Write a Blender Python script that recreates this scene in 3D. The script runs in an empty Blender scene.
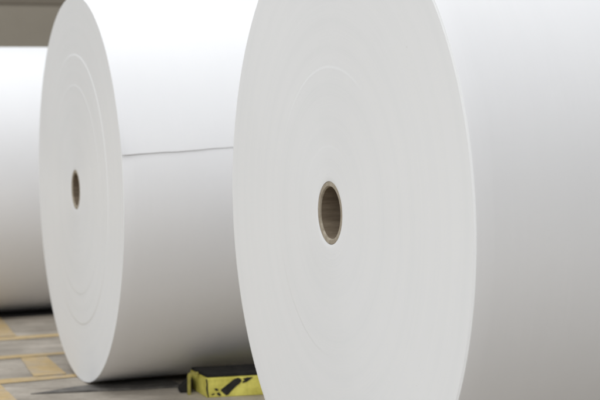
import bpy, bmesh, math, random
from mathutils import Vector, Matrix, noise
random.seed(7)
scene = bpy.context.scene
col = scene.collection

# ------------------------------------------------------------------ helpers
YAW = 0.37209                      # direction of the roll axes on the floor
AX = Vector((math.cos(YAW), math.sin(YAW), 0))
NX = Vector((-math.sin(YAW), math.cos(YAW), 0))
def uv(u, v, z=0.0):               # floor coordinates: along the rolls / across them
    return AX * u + NX * v + Vector((0, 0, z))

def link(name, bm, mat, parent=None, smooth=None):
    me = bpy.data.meshes.new(name)
    bm.normal_update()
    bm.to_mesh(me); bm.free()
    if smooth is not None:
        me.polygons.foreach_set('use_smooth', [True] * len(me.polygons))
        me.set_sharp_from_angle(angle=math.radians(smooth))
    o = bpy.data.objects.new(name, me)
    col.objects.link(o)
    if mat: me.materials.append(mat)
    if parent: o.parent = parent
    return o

def thing(name, label, cat, loc, rz=0.0, group=None):
    o = bpy.data.objects.new(name, None); col.objects.link(o)
    o.empty_display_size = 0.1
    o.location = loc; o.rotation_euler = (0, 0, rz)
    o['label'] = label; o['category'] = cat
    if group: o['group'] = group
    return o

def lathe_x(profile, seg=384, closed=False, zc=0.6, wob=None, xmod=None):
    """revolve (x, r) points about the local X axis through (0,0,zc)"""
    bm = bmesh.new()
    rings = []
    for (x, r) in profile:
        ring = []
        for k in range(seg):
            a = 2 * math.pi * k / seg
            rr = r + (wob(x, r, a) if wob else 0)
            ring.append(bm.verts.new((x + (xmod(x, r, a) if xmod else 0), math.cos(a) * rr, zc + math.sin(a) * rr)))
        rings.append(ring)
    n = len(rings)
    for i in range(n if closed else n - 1):
        A, B = rings[i], rings[(i + 1) % n]
        for k in range(seg):
            j = (k + 1) % seg
            bm.faces.new((A[k], A[j], B[j], B[k]))
    bmesh.ops.recalc_face_normals(bm, faces=bm.faces)
    return bm

# ------------------------------------------------------------------ materials
def new_mat(name):
    m = bpy.data.materials.new(name); m.use_nodes = True
    nt = m.node_tree; b = nt.nodes['Principled BSDF']
    return m, nt, b

def N(nt, t, **kw):
    n = nt.nodes.new(t)
    for k, v in kw.items():
        if k in n.inputs: n.inputs[k].default_value = v
        else: setattr(n, k, v)
    return n

def ramp(nt, src, stops):
    r = nt.nodes.new('ShaderNodeValToRGB')
    e = r.color_ramp.elements
    while len(e) < len(stops): e.new(0.5)
    for el, (p, c) in zip(e, stops):
        el.position = p; el.color = (*c, 1) if len(c) == 3 else c
    nt.links.new(src, r.inputs['Fac'])
    return r

def paper_material(name, face=False):
    m, nt, b = new_mat(name)
    L = nt.links.new
    tc = N(nt, 'ShaderNodeTexCoord')
    b.inputs['Roughness'].default_value = 0.62
    b.inputs['Specular IOR Level'].default_value = 0.28
    if not face:
        # long faint streaks round the roll and very soft waves in the web
        mp = N(nt, 'ShaderNodeMapping'); mp.inputs['Scale'].default_value = (26, 1.2, 1.2)
        L(tc.outputs['Object'], mp.inputs['Vector'])
        n1 = N(nt, 'ShaderNodeTexNoise', Scale=1.0, Detail=5.0, Roughness=0.6)
        L(mp.outputs['Vector'], n1.inputs['Vector'])
        n2 = N(nt, 'ShaderNodeTexNoise', Scale=3.0, Detail=4.0)
        L(tc.outputs['Object'], n2.inputs['Vector'])
        n3 = N(nt, 'ShaderNodeTexNoise', Scale=420.0, Detail=3.0)
        L(tc.outputs['Object'], n3.inputs['Vector'])
        r = ramp(nt, n2.outputs['Fac'], [(0.3, (0.832, 0.834, 0.848)), (0.7, (0.862, 0.862, 0.870))])
        L(r.outputs['Color'], b.inputs['Base Color'])
        b1 = N(nt, 'ShaderNodeBump', Strength=0.2, Distance=0.004); L(n1.outputs['Fac'], b1.inputs['Height'])
        b2 = N(nt, 'ShaderNodeBump', Strength=0.10, Distance=0.02); L(n2.outputs['Fac'], b2.inputs['Height']); L(b1.outputs['Normal'], b2.inputs['Normal'])
        b3 = N(nt, 'ShaderNodeBump', Strength=0.05, Distance=0.001); L(n3.outputs['Fac'], b3.inputs['Height']); L(b2.outputs['Normal'], b3.inputs['Normal'])
        L(b3.outputs['Normal'], b.inputs['Normal'])
    else:
        # wound edge: radius drives fine concentric layering
        sx = N(nt, 'ShaderNodeSeparateXYZ'); L(tc.outputs['Object'], sx.inputs[0])
        zz = N(nt, 'ShaderNodeMath', operation='SUBTRACT'); L(sx.outputs['Z'], zz.inputs[0]); zz.inputs[1].default_value = 0.6
        cb = N(nt, 'ShaderNodeCombineXYZ'); L(sx.outputs['Y'], cb.inputs['X']); L(zz.outputs[0], cb.inputs['Y'])
        ln = N(nt, 'ShaderNodeVectorMath', operation='LENGTH'); L(cb.outputs[0], ln.inputs[0])
        n1 = N(nt, 'ShaderNodeTexNoise', noise_dimensions='1D', Scale=170.0, Detail=6.0, Roughness=0.65)
        L(ln.outputs['Value'], n1.inputs['W'])
        n2 = N(nt, 'ShaderNodeTexNoise', noise_dimensions='1D', Scale=22.0, Detail=3.0)
        L(ln.outputs['Value'], n2.inputs['W'])
        n3 = N(nt, 'ShaderNodeTexNoise', Scale=5.0, Detail=5.0); L(tc.outputs['Object'], n3.inputs['Vector'])
        mx = N(nt, 'ShaderNodeMath', operation='MULTIPLY_ADD'); L(n1.outputs['Fac'], mx.inputs[0]); mx.inputs[1].default_value = 0.32
        L(n2.outputs['Fac'], mx.inputs[2])
        m2 = N(nt, 'ShaderNodeMath', operation='MULTIPLY_ADD'); L(n3.outputs['Fac'], m2.inputs[0]); m2.inputs[1].default_value = 0.5
        L(mx.outputs[0], m2.inputs[2])
        r = ramp(nt, m2.outputs[0], [(0.6, (0.822, 0.834, 0.842)), (1.1, (0.844, 0.852, 0.860))])
        # very fine layer lines that come and go round the end, plus sparse dust specks
        n4 = N(nt, 'ShaderNodeTexNoise', noise_dimensions='1D', Scale=520.0, Detail=2.0)
        L(ln.outputs['Value'], n4.inputs['W'])
        lines = ramp(nt, n4.outputs['Fac'], [(0.36, (0.93, 0.93, 0.93)), (0.47, (1, 1, 1))])
        n5 = N(nt, 'ShaderNodeTexNoise', Scale=7.0, Detail=3.0); L(tc.outputs['Object'], n5.inputs['Vector'])
        where = ramp(nt, n5.outputs['Fac'], [(0.42, (0, 0, 0)), (0.72, (0.55, 0.55, 0.55))])
        ml = N(nt, 'ShaderNodeMixRGB', blend_type='MULTIPLY'); L(where.outputs['Color'], ml.inputs['Fac'])
        L(r.outputs['Color'], ml.inputs['Color1']); L(lines.outputs['Color'], ml.inputs['Color2'])
        n6 = N(nt, 'ShaderNodeTexNoise', Scale=75.0, Detail=2.0); L(tc.outputs['Object'], n6.inputs['Vector'])
        sp = ramp(nt, n6.outputs['Fac'], [(0.765, (1, 1, 1)), (0.83, (0.86, 0.85, 0.84))])
        ms = N(nt, 'ShaderNodeMixRGB', blend_type='MULTIPLY'); ms.inputs['Fac'].default_value = 1.0
        L(ml.outputs['Color'], ms.inputs['Color1']); L(sp.outputs['Color'], ms.inputs['Color2'])
        L(ms.outputs['Color'], b.inputs['Base Color'])
        bp = N(nt, 'ShaderNodeBump', Strength=0.12, Distance=0.0006); L(n1.outputs['Fac'], bp.inputs['Height'])
        L(bp.outputs['Normal'], b.inputs['Normal'])
        b.inputs['Roughness'].default_value = 0.5
        b.inputs['Specular IOR Level'].default_value = 0.45
        b.inputs['Anisotropic'].default_value = 0.85
        tg = N(nt, 'ShaderNodeTangent', direction_type='RADIAL', axis='X')
        L(tg.outputs[0], b.inputs['Tangent'])
    return m

M_WRAP = paper_material('white_paper_web')
M_EDGE = paper_material('wound_paper_edge', True)

def simple_noise_mat(name, c1, c2, scale, rough=0.8, bump=0.3, bd=0.004, detail=6.0, lo=0.35, hi=0.65):
    m, nt, b = new_mat(name); L = nt.links.new
    tc = N(nt, 'ShaderNodeTexCoord')
    n = N(nt, 'ShaderNodeTexNoise', Scale=scale, Detail=detail, Roughness=0.65); L(tc.outputs['Object'], n.inputs['Vector'])
    r = ramp(nt, n.outputs['Fac'], [(lo, c1), (hi, c2)])
    L(r.outputs['Color'], b.inputs['Base Color'])
    bp = N(nt, 'ShaderNodeBump', Strength=bump, Distance=bd); L(n.outputs['Fac'], bp.inputs['Height'])
    L(bp.outputs['Normal'], b.inputs['Normal'])
    b.inputs['Roughness'].default_value = rough
    b.inputs['Specular IOR Level'].default_value = 0.3
    return m

def core_material():
    m, nt, b = new_mat('shaded_core_cardboard'); L = nt.links.new
    tc = N(nt, 'ShaderNodeTexCoord')
    mp = N(nt, 'ShaderNodeMapping'); mp.inputs['Scale'].default_value = (14, 90, 90); mp.inputs['Rotation'].default_value = (0.4, 0, 0.25)
    L(tc.outputs['Object'], mp.inputs['Vector'])
    n = N(nt, 'ShaderNodeTexNoise', Scale=1.0, Detail=6.0, Roughness=0.7); L(mp.outputs['Vector'], n.inputs['Vector'])
    r = ramp(nt, n.outputs['Fac'], [(0.3, (0.11, 0.083, 0.056)), (0.7, (0.20, 0.158, 0.113))])  # depth shade of the hollow core is put into these browns
    sx = N(nt, 'ShaderNodeSeparateXYZ'); L(tc.outputs['Object'], sx.inputs[0])
    zz = N(nt, 'ShaderNodeMath', operation='SUBTRACT'); L(sx.outputs['Z'], zz.inputs[0]); zz.inputs[1].default_value = 0.6
    at = N(nt, 'ShaderNodeMath', operation='ARCTAN2'); L(sx.outputs['Y'], at.inputs[0]); L(zz.outputs[0], at.inputs[1])
    k1 = N(nt, 'ShaderNodeMath', operation='MULTIPLY'); L(at.outputs[0], k1.inputs[0]); k1.inputs[1].default_value = 1 / (2 * math.pi)
    k2 = N(nt, 'ShaderNodeMath', operation='MULTIPLY_ADD'); L(sx.outputs['X'], k2.inputs[0]); k2.inputs[1].default_value = 7.0; L(k1.outputs[0], k2.inputs[2])
    fr = N(nt, 'ShaderNodeMath', operation='FRACT'); L(k2.outputs[0], fr.inputs[0])
    seam = ramp(nt, fr.outputs[0], [(0.0, (0.45, 0.43, 0.4)), (0.035, (1, 1, 1))])
    mm = N(nt, 'ShaderNodeMixRGB', blend_type='MULTIPLY'); mm.inputs['Fac'].default_value = 1.0
    L(r.outputs['Color'], mm.inputs['Color1']); L(seam.outputs['Color'], mm.inputs['Color2'])
    L(mm.outputs['Color'], b.inputs['Base Color'])
    bp = N(nt, 'ShaderNodeBump', Strength=0.3, Distance=0.001); L(n.outputs['Fac'], bp.inputs['Height'])
    L(bp.outputs['Normal'], b.inputs['Normal'])
    b.inputs['Roughness'].default_value = 0.85; b.inputs['Specular IOR Level'].default_value = 0.2
    return m
M_CORE = core_material()
M_CORE_END = simple_noise_mat('core_cut_edge', (0.27, 0.23, 0.175), (0.42, 0.37, 0.295), 60.0, 0.9, 0.3, 0.001)

def floor_material():
    m, nt, b = new_mat('worn_concrete'); L = nt.links.new
    tc = N(nt, 'ShaderNodeTexCoord')
    big = N(nt, 'ShaderNodeTexNoise', Scale=3.2, Detail=9.0, Roughness=0.62); L(tc.outputs['Object'], big.inputs['Vector'])
    mp = N(nt, 'ShaderNodeMapping'); mp.inputs['Rotation'].default_value = (0, 0, -YAW); mp.inputs['Scale'].default_value = (3.0, 16.0, 1)
    L(tc.outputs['Object'], mp.inputs['Vector'])
    drag = N(nt, 'ShaderNodeTexNoise', Scale=1.0, Detail=7.0, Roughness=0.6); L(mp.outputs['Vector'], drag.inputs['Vector'])
    fine = N(nt, 'ShaderNodeTexNoise', Scale=55.0, Detail=6.0, Roughness=0.7); L(tc.outputs['Object'], fine.inputs['Vector'])
    r1 = ramp(nt, big.outputs['Fac'], [(0.34, (0.27, 0.24, 0.20)), (0.62, (0.48, 0.435, 0.375))])
    r2 = ramp(nt, drag.outputs['Fac'], [(0.34, (0.62, 0.60, 0.58)), (0.5, (1, 1, 1)), (0.7, (1.0, 0.985, 0.97))])
    r3 = ramp(nt, fine.outputs['Fac'], [(0.3, (0.80, 0.79, 0.78)), (0.6, (1, 1, 1))])
    mA = N(nt, 'ShaderNodeMixRGB', blend_type='MULTIPLY'); mA.inputs['Fac'].default_value = 0.8
    L(r1.outputs['Color'], mA.inputs['Color1']); L(r2.outputs['Color'], mA.inputs['Color2'])
    mB = N(nt, 'ShaderNodeMixRGB', blend_type='MULTIPLY'); mB.inputs['Fac'].default_value = 0.8
    L(mA.outputs['Color'], mB.inputs['Color1']); L(r3.outputs['Color'], mB.inputs['Color2'])
    L(mB.outputs['Color'], b.inputs['Base Color'])
    bp = N(nt, 'ShaderNodeBump', Strength=0.25, Distance=0.003); L(fine.outputs['Fac'], bp.inputs['Height'])
    L(bp.outputs['Normal'], b.inputs['Normal'])
    rr = ramp(nt, drag.outputs['Fac'], [(0.3, (0.5,) * 3), (0.7, (0.75,) * 3)])
    L(rr.outputs['Color'], b.inputs['Roughness'])
    b.inputs['Specular IOR Level'].default_value = 0.32
    return m
M_FLOOR = floor_material()

def paint_material():
    m, nt, b = new_mat('worn_ochre_paint'); L = nt.links.new
    tc = N(nt, 'ShaderNodeTexCoord')
    n = N(nt, 'ShaderNodeTexNoise', Scale=9.0, Detail=9.0, Roughness=0.7); L(tc.outputs['Object'], n.inputs['Vector'])
    n2 = N(nt, 'ShaderNodeTexNoise', Scale=30.0, Detail=5.0, Roughness=0.7); L(tc.outputs['Object'], n2.inputs['Vector'])
    r = ramp(nt, n2.outputs['Fac'], [(0.3, (0.42, 0.295, 0.125)), (0.65, (0.55, 0.405, 0.20))])
    w = ramp(nt, n.outputs['Fac'], [(0.46, (0.08, 0.08, 0.08)), (0.62, (0.6, 0.6, 0.6))])
    mx = N(nt, 'ShaderNodeMixRGB'); mx.inputs['Color2'].default_value = (0.40, 0.355, 0.30, 1)
    L(w.outputs['Color'], mx.inputs['Fac']); L(r.outputs['Color'], mx.inputs['Color1'])
    L(mx.outputs['Color'], b.inputs['Base Color'])
    b.inputs['Roughness'].default_value = 0.6; b.inputs['Specular IOR Level'].default_value = 0.3
    return m
M_PAINT = paint_material()

M_YELLOW = simple_noise_mat('scuffed_yellow_paint', (0.50, 0.44, 0.075), (0.84, 0.77, 0.18), 16.0, 0.5, 0.15, 0.002)
M_YELLOW_SHADED = simple_noise_mat('shaded_yellow_paint', (0.22, 0.19, 0.05), (0.42, 0.37, 0.09), 40.0, 0.6, 0.2, 0.001)  # bracket yellow with its shade put into the colour
M_BLACK = simple_noise_mat('black_paint', (0.012, 0.011, 0.010), (0.03, 0.028, 0.025), 40.0, 0.7, 0.2, 0.001)
M_RUBBER_SHADE = simple_noise_mat('black_rubber_and_shade', (0.012, 0.011, 0.011), (0.026, 0.024, 0.022), 30.0, 0.8, 0.3, 0.002)  # pad rubber, also the black of the added shade pieces
M_STRIP = simple_noise_mat('contact_shade_grey', (0.085, 0.08, 0.074), (0.17, 0.16, 0.147), 18.0, 0.85, 0.4, 0.003)  # grey of the contact shade strip by the middle roll
M_WALL = simple_noise_mat('taupe_wall_paint', (0.31, 0.277, 0.225), (0.345, 0.31, 0.255), 1.3, 0.8, 0.1, 0.01)
M_RAIL = simple_noise_mat('dark_taupe_paint', (0.20, 0.172, 0.136), (0.23, 0.20, 0.157), 2.0, 0.7, 0.1, 0.004)

# ------------------------------------------------------------------ paper rolls
R = 0.6; RC = 0.0625; RI = 0.0515; LEN = 0.95

def roll_profile(steps, seed, R=0.6):
    """end-face profile (x, r) from the core outwards; steps = [(radius, x jump, width)]"""
    rnd = random.Random(seed)
    def face_x(r):
        x = 0.0
        for (r0, dx, w) in steps:
            t = (r - r0) / w
            x += dx * (0.5 + 0.5 * max(-1, min(1, t)))
        x += 0.00010 * math.sin(r * 41 + seed) + 0.00005 * math.sin(r * 137 + 2 * seed)
        return x
    rs = [RC + 0.0004]
    r = RC
    while r < R - 0.004:
        near = min([abs(r - s[0]) / s[2] for s in steps] + [9])
        r += 0.0012 if near < 3 else 0.006
        rs.append(min(r, R - 0.004))
    face = [(face_x(q), q) for q in rs]
    e = face[-1][0]
    face[0] = (face[0][0] + 0.0008, face[0][1])
    bev = []
    for k in range(0, 5):
        t = k / 4 * math.pi / 2
        bev.append((e + 0.0009 * (1 - math.cos(t)), R - 0.0009 + 0.0009 * math.sin(t)))
    return face + bev, e

def make_roll(label, loc, steps, seed, sheet=False, length=LEN, R=0.6, fade=False):
    t = thing('paper_roll', label, 'paper roll', loc, YAW, 'big white paper rolls lying in a row')
    prof, e = roll_profile(steps, seed, R)
    nface = len(prof)
    x0 = prof[-1][0]
    tube = [(x0 + (length - 0.004 - x0) * k / 24, R) for k in range(1, 25)]
    back = [(length - 0.0006, R - 0.0006), (length, R - 0.002), (length, 0.45), (length, 0.3), (length, RC + 0.0004)]
    inner = [(length * 0.5, RC + 0.0004)]
    allp = prof + tube + back + inner
    def wob(x, r, a):
        if r < 0.2: return 0
        k = r / R
        return k * (0.0006 * math.sin(2 * a + seed) + 0.0004 * math.sin(5 * a + 1.7 * seed))
    def xmod(x, r, a):
        if x > 0.2 or r > R - 0.0045 or r < RC + 0.001 or not fade: return 0
        k = min(1.0, 0.08 + 0.62 * (1 - math.cos(a - 0.35)))                # ring step dies out on one side of the roll end
        return -x * k * k
    bm = lathe_x(allp, 512, closed=True, wob=wob, zc=R, xmod=xmod)
    o = link('paper_winding', bm, M_WRAP, t, smooth=40)
    o.data.materials.append(M_EDGE)
    for p in o.data.polygons:
        if p.center.x < e + 0.0012 or p.center.x > length - 0.0001 : p.material_index = 1
    # cardboard core tube
    cp = [(0.002, RI + 0.0012), (0.0008, RI + 0.0025), (0.0008, RC - 0.001), (0.002, RC), (length - 0.002, RC), (length - 0.002, RI), (0.004, RI)]
    ct = link('core_tube', lathe_x(cp, 128, closed=True, zc=R), M_CORE, t, smooth=35)
    ct.data.materials.append(M_CORE_END)
    for p in ct.data.polygons:
        if p.center.x < 0.01: p.material_index = 1
    if sheet:
        bm = bmesh.new()
        na, nu = 150, 90
        a0, a1 = math.radians(104), math.radians(169.6)
        outer, inn = [], []
        for i in range(na + 1):
            a = a0 + (a1 - a0) * (i / na) ** 0.75
            ro, ri_ = [], []
            for j in range(nu + 1):
                u = 0.0010 + (length - 0.0020) * (j / nu) ** 1.6
                d = (a1 - a) * R                          # distance from the loose edge
                curl = 0.0022 + 0.006 * math.exp(-u / 0.02) + 0.0008 * math.sin(u * 9.0 + 0.5)
                lift = curl * math.exp(-(d / 0.075) ** 1.3)
                aa = a - 0.072 * u * ((a - a0) / (a1 - a0)) + (0.0016 * math.sin(u * 11) + 0.0011 * math.sin(u * 37 + 1) + 0.0005 * math.sin(u * 90)) * max(0, 1 - d / 0.2)
                rr = R + 0.0004 + lift
                ro.append(bm.verts.new((u, math.cos(aa) * rr, R + math.sin(aa) * rr)))
                rr -= 0.0006
                ri_.append(bm.verts.new((u, math.cos(aa) * rr, R + math.sin(aa) * rr)))
            outer.append(ro); inn.append(ri_)
        for i in range(na):
            for j in range(nu):
                bm.faces.new((outer[i][j], outer[i + 1][j], outer[i + 1][j + 1], outer[i][j + 1]))
                bm.faces.new((inn[i][j], inn[i][j + 1], inn[i + 1][j + 1], inn[i + 1][j]))
            bm.faces.new((outer[i][0], inn[i][0], inn[i + 1][0], outer[i + 1][0]))
        for j in range(nu):
            bm.faces.new((outer[na][j], inn[na][j], inn[na][j + 1], outer[na][j + 1]))
        bmesh.ops.recalc_face_normals(bm, faces=bm.faces)
        link('loose_sheet', bm, M_WRAP, t, smooth=40)
    return t

make_roll('nearest and largest-looking white paper roll, its hollow brown core near the middle of the photo',
          (0.0576, 2.7628, 0), [(0.288, 0.0006, 0.0022), (0.132, 0.00025, 0.002)], 1.0, fade=True)
make_roll('white paper roll with a loose sheet edge across its side, behind the nearest roll',
          (-0.7084, 4.4201, 0), [(0.425, 0.0012, 0.0018), (0.330, 0.0006, 0.0022)], 2.3, sheet=True, R=0.607)
c3 = uv(0.80, 6.4217)
make_roll('farthest white paper roll, seen only as a plain side at the left edge',
          (c3.x, c3.y, 0), [(0.35, 0.001, 0.0025)], 4.1, length=1.1)

# ------------------------------------------------------------------ floor and its painted marks
bm = bmesh.new()
bmesh.ops.create_grid(bm, x_segments=4, y_segments=4, size=120)
fl = link('floor', bm, M_FLOOR); fl['kind'] = 'structure'

def ragged(poly, z, name):
    """flat painted patch with slightly uneven edges; poly in (u, v)"""
    pts = []
    n = len(poly)
    for i in range(n):
        a, b = Vector(poly[i]), Vector(poly[(i + 1) % n])
        L = (b - a).length; k = max(2, int(L / 0.02))
        d = (b - a).normalized(); q = Vector((-d.y, d.x))
        for s in range(k):
            p = a + (b - a) * (s / k)
            w = noise.noise(Vector((p.x * 14, p.y * 14, z * 99))) * 0.003 + noise.noise(Vector((p.x * 45, p.y * 45, 3))) * 0.002
            if s: p = p + q * w
            pts.append(p)
    bm = bmesh.new()
    f = bm.faces.new([bm.verts.new(uv(p.x, p.y, z)) for p in pts])
    bmesh.ops.triangulate(bm, faces=[f])
    bmesh.ops.recalc_face_normals(bm, faces=bm.faces)
    for f in bm.faces:
        if f.normal.z < 0: f.normal_flip()
    o = link(name, bm, M_PAINT); o['kind'] = 'structure'
    return o
Z1 = 0.002
for v0, v1 in ((5.415, 5.535), (4.945, 5.03), (4.43, 4.515), (3.40, 3.49)):
    ragged([(-2.2, v0 + .01), (0.75, v0), (1.1, v0 + .02), (3.6, v0 + .02), (3.6, v1 - .02), (1.1, v1 - .025), (0.75, v1), (-2.2, v1)], Z1, 'floor_marking')
for quad in ([(0.822, 4.519), (0.930, 4.519), (0.948, 4.941), (0.857, 4.941)],
             [(0.56, 3.95), (0.700, 3.95), (0.699, 4.426), (0.57, 4.426)],
             [(0.83, 5.539), (0.945, 5.539), (0.99, 6.2), (0.86, 6.2)],
             [(0.30, 4.519), (0.41, 4.519), (0.43, 4.941), (0.33, 4.941)],
             [(0.55, 5.034), (0.66, 5.034), (0.68, 5.411), (0.57, 5.411)]):
    ragged(quad, Z1, 'floor_marking')

# dark tapered strip added as contact shade under the middle roll
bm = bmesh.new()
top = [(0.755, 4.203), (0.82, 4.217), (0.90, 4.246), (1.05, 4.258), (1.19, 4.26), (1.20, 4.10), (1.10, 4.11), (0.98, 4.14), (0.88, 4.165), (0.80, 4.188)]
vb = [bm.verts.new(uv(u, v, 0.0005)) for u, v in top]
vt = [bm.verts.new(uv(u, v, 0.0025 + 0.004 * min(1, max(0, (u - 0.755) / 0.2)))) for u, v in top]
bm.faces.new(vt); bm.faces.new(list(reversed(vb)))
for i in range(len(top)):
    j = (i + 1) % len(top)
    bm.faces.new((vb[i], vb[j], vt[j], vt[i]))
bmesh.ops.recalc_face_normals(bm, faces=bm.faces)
st = link('shade_strip', bm, M_STRIP)
st['label'] = 'thin dark tapered strip of contact shade on the floor under the middle paper roll'
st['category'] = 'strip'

bm = bmesh.new()  # black strip added to deepen the contact shade under the farthest roll
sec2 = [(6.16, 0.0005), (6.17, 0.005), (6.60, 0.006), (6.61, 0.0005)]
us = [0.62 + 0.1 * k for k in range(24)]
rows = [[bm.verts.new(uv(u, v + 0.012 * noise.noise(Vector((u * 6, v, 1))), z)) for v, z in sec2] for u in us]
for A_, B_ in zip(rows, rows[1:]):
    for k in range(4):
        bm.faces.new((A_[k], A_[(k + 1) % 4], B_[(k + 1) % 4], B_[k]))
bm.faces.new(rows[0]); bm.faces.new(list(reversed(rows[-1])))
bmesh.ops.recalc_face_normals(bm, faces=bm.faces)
st = link('shade_strip', bm, M_RUBBER_SHADE)
st['label'] = 'black strip added as shade along the foot of the farthest paper roll'
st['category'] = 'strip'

# ------------------------------------------------------------------ yellow roll chock
ch = thing('roll_chock', 'scuffed yellow wedge chock with a black diagonal mark on the floor between two rolls', 'chock', (-0.288, 4.064, 0), math.radians(10.0))
CL = 0.55
sec = [(0.0, 0.0), (0.0, 0.0545), (0.005, 0.0575), (0.15, 0.0605), (0.165, 0.058), (0.18, 0.0)]
bm = bmesh.new()
def chsec(x, cut):
    out = []
    for (y, z) in sec:
        xx = x + (max(0.0, 0.05 - y) * 0.62 if cut else 0)
        out.append(bm.verts.new((xx, y, z)))
    return out
A = chsec(-0.028, True); B = chsec(CL, False)
bm.faces.new(A); bm.faces.new(list(reversed(B)))
for i in range(len(sec)):
    j = (i + 1) % len(sec)
    bm.faces.new((A[i], B[i], B[j], A[j]))
bmesh.ops.recalc_face_normals(bm, faces=bm.faces)
bmesh.ops.bevel(bm, geom=[e for e in bm.edges], offset=0.0015, segments=2, affect='EDGES')
link('chock_body', bm, M_YELLOW, ch, smooth=35)

bm = bmesh.new()                                            # black rubber pad on the sloping top
bmesh.ops.create_cube(bm, size=1)
for v in bm.verts:
    y = 0.0065 if v.co.y < 0 else 0.148
    x = (0.0035 if v.co.y < 0 else -0.029) if v.co.x < 0 else CL - 0.01
    z = 0.0578 + (y - 0.006) * 0.0207 + (0.009 if v.co.z > 0 else -0.0002)
    v.co = (x, y, z)
bmesh.ops.bevel(bm, geom=list(bm.edges), offset=0.003, segments=2, affect='EDGES')
link('rubber_pad', bm, M_RUBBER_SHADE, ch, smooth=40)

def mark(polys, name, mat, y=-0.0012):
    bm = bmesh.new()
    for poly in polys:
        vs = []
        for (px, py) in poly:
            X = 195 + px / 8; Y = 350 + py / 8
            s = (X - 207) * 0.00286; h = (398.5 - 0.068 * (X - 207) - Y) * 0.00290
            vs.append((s, h))
        f = [bm.verts.new((s, y, h)) for s, h in vs]
        bk = [bm.verts.new((s, 0.0004, h)) for s, h in vs]
        bm.faces.new(f)
        for i in range(len(f)):
            j = (i + 1) % len(f)
            bm.faces.new((f[i], bk[i], bk[j], f[j]))
    bmesh.ops.recalc_face_normals(bm, faces=bm.faces)
    return link(name, bm, mat, ch)
def round_off(p, n=2):
    for _ in range(n):
        q = []
        for i in range(len(p)):
            a, b = p[i], p[(i + 1) % len(p)]
            q += [(a[0] * .75 + b[0] * .25, a[1] * .75 + b[1] * .25), (a[0] * .25 + b[0] * .75, a[1] * .25 + b[1] * .75)]
        p = q
    return p
mark([round_off([(214, 322), (240, 302), (294, 260), (330, 230), (366, 218), (388, 228), (394, 246), (374, 268), (342, 292), (306, 328), (270, 370), (240, 348)], 1),
      [(398, 262), (430, 254), (458, 236), (486, 213), (440, 215), (404, 226), (418, 240), (402, 246)],
      [(166, 312), (182, 308), (200, 318), (196, 328), (176, 328)],
      [(184, 350), (204, 340), (222, 362), (212, 370), (192, 364)],
      [(138, 362), (158, 350), (172, 352), (150, 366)]], 'diagonal_mark', M_BLACK)

# dark worn edge where the end of the chock is cut back
bm = bmesh.new()
pts = [(0.0035, 0.055), (0.0052, 0.040), (0.0045, 0.026), (0.0060, 0.012), (0.0075, 0.002)]
w = [0.0030, 0.0026, 0.0034, 0.0028, 0.0022]
rows = []
for (x, z), ww in zip(pts, w):
    rows.append([bm.verts.new((x - ww, 0.0016 - 0.0022, z)), bm.verts.new((x + ww * 0.4, -0.0012, z)), bm.verts.new((x + ww * 0.4, 0.0012, z)), bm.verts.new((x - ww, 0.0035, z))])
for i in range(len(rows) - 1):
    for k in range(4):
        bm.faces.new((rows[i][k], rows[i][(k + 1) % 4], rows[i + 1][(k + 1) % 4], rows[i + 1][k]))
bm.faces.new(rows[0]); bm.faces.new(list(reversed(rows[-1])))
bmesh.ops.recalc_face_normals(bm, faces=bm.faces)
link('worn_edge', bm, M_BLACK, ch)

bm = bmesh.new()  # black wedge added as shade behind the bracket
r = bmesh.ops.create_cube(bm, size=1)
for v in bm.verts:
    v.co = (-0.068 if v.co.x < 0 else -0.0295, 0.10 if v.co.y < 0 else 0.165, 0.001 if v.co.z < 0 else (0.010 if v.co.x < 0 else 0.045))
bmesh.ops.bevel(bm, geom=list(bm.edges), offset=0.003, segments=2, affect='EDGES')
link('shade_wedge', bm, M_RUBBER_SHADE, ch, smooth=40)

# thin upright bracket standing off the end of the chock
bm = bmesh.new()
prof = [(-0.0475, 0.0), (-0.0385, 0.0), (-0.0375, 0.045), (-0.035, 0.056), (-0.030, 0.0595), (-0.014, 0.060), (-0.014, 0.066), (-0.036, 0.066), (-0.044, 0.063), (-0.0465, 0.053)]
fr_ = [bm.verts.new((x, 0.060, z)) for x, z in prof]; bk_ = [bm.verts.new((x, 0.076, z)) for x, z in prof]
bm.faces.new(fr_); bm.faces.new(list(reversed(bk_)))
for i in range(len(prof)):
    j = (i + 1) % len(prof)
    bm.faces.new((fr_[i], bk_[i], bk_[j], fr_[j]))
bmesh.ops.recalc_face_normals(bm, faces=bm.faces)
bmesh.ops.bevel(bm, geom=list(bm.edges), offset=0.0008, segments=1, affect='EDGES')
link('bracket', bm, M_YELLOW_SHADED, ch)

# ------------------------------------------------------------------ back wall of the hall
def box(bm, x0, x1, y0, y1, z0, z1):
    r = bmesh.ops.create_cube(bm, size=1)
    for v in r['verts']:
        v.co = (x0 if v.co.x < 0 else x1, y0 if v.co.y < 0 else y1, z0 if v.co.z < 0 else z1)
wloc = uv(0, 11.0)
wall = thing('back_wall', 'plain taupe wall of the hall behind the rolls with a darker upper band', 'wall', wloc, YAW)
bm = bmesh.new(); box(bm, -14, 20, 0, 0.2, 0, 5.0)
link('wall_panel', bm, M_WALL, wall)
bm = bmesh.new(); box(bm, -14, 20, -0.014, -0.002, 1.862, 2.30)
bmesh.ops.bevel(bm, geom=list(bm.edges), offset=0.004, segments=2, affect='EDGES')
link('wall_rail', bm, M_RAIL, wall)

# ------------------------------------------------------------------ light: soft daylight-white hall lighting
w = bpy.data.worlds.new('World'); scene.world = w; w.use_nodes = True
bg = w.node_tree.nodes['Background']
bg.inputs['Color'].default_value = (0.94, 0.975, 1.0, 1); bg.inputs['Strength'].default_value = 0.32

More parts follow.
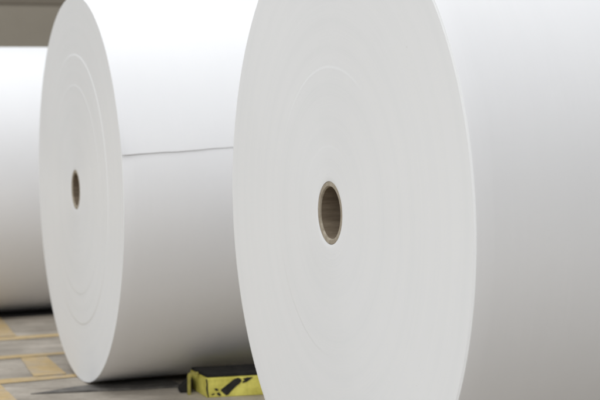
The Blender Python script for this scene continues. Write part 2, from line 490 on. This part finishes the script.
def lamp(name, loc, size, power, rot=(0, 0, 0), color=(1, 1, 1)):
    l = bpy.data.lights.new(name, 'AREA'); l.shape = 'RECTANGLE'; l.size, l.size_y = size
    l.energy = power; l.color = color
    o = bpy.data.objects.new(name, l); col.objects.link(o)
    o.location = loc; o.rotation_euler = rot
    return o
for k, (u, v, pw) in enumerate(((-5.0, -4.0, 70), (-3.5, -0.8, 310), (-2.3, 2.9, 255), (-2.0, 7.0, 240))):
    p = uv(u, v)
    lamp('ceiling_lamp', (p.x, p.y, 6.0), (13.0, 2.0), pw, (0, 0, YAW), (0.975, 0.985, 1.0))

p = uv(-8.0, 3.5)  # unseen fill added at the left to brighten the roll ends
lamp('left_fill_light', (p.x, p.y, 1.9), (3.4, 10.0), 40, (0, math.radians(-90), YAW), (0.93, 0.97, 1.0))

p = uv(-5.0, -4.0)                  # unseen fill added on the camera side to brighten the roll sides
d = (uv(-0.5, 3.5, 0.6) - Vector((p.x, p.y, 4.6)))
o = lamp('camera_side_fill', (p.x, p.y, 4.6), (7.0, 2.0), 150, (0, 0, 0), (0.96, 0.98, 1.0))
o.rotation_euler = d.to_track_quat('-Z', 'Y').to_euler()

# ------------------------------------------------------------------ camera
pitch, roll = -0.0417645, -0.0231006
cp, sp = math.cos(pitch), math.sin(pitch)
fw = Vector((0, cp, sp)); up = Vector((0, -sp, cp)); rt = Vector((1, 0, 0))
c, s = math.cos(roll), math.sin(roll)
rt2 = rt * c + up * s; up2 = up * c - rt * s
cam = bpy.data.cameras.new('Camera'); co = bpy.data.objects.new('Camera', cam); col.objects.link(co)
co.matrix_world = Matrix(((rt2.x, up2.x, -fw.x, 0), (rt2.y, up2.y, -fw.y, 0), (rt2.z, up2.z, -fw.z, 0.7425), (0, 0, 0, 1)))
cam.sensor_width = 36; cam.lens = 36 * 1400 / 600
cam.clip_end = 500; cam.clip_start = 0.05
cam.dof.use_dof = True; cam.dof.focus_distance = 2.85; cam.dof.aperture_fstop = 5.8; cam.dof.aperture_blades = 9
scene.camera = co

scene.view_settings.view_transform = 'Standard'; scene.view_settings.look = 'None'
scene.view_settings.exposure = 0; scene.view_settings.gamma = 1
scene.cycles.max_bounces = 10; scene.cycles.diffuse_bounces = 6
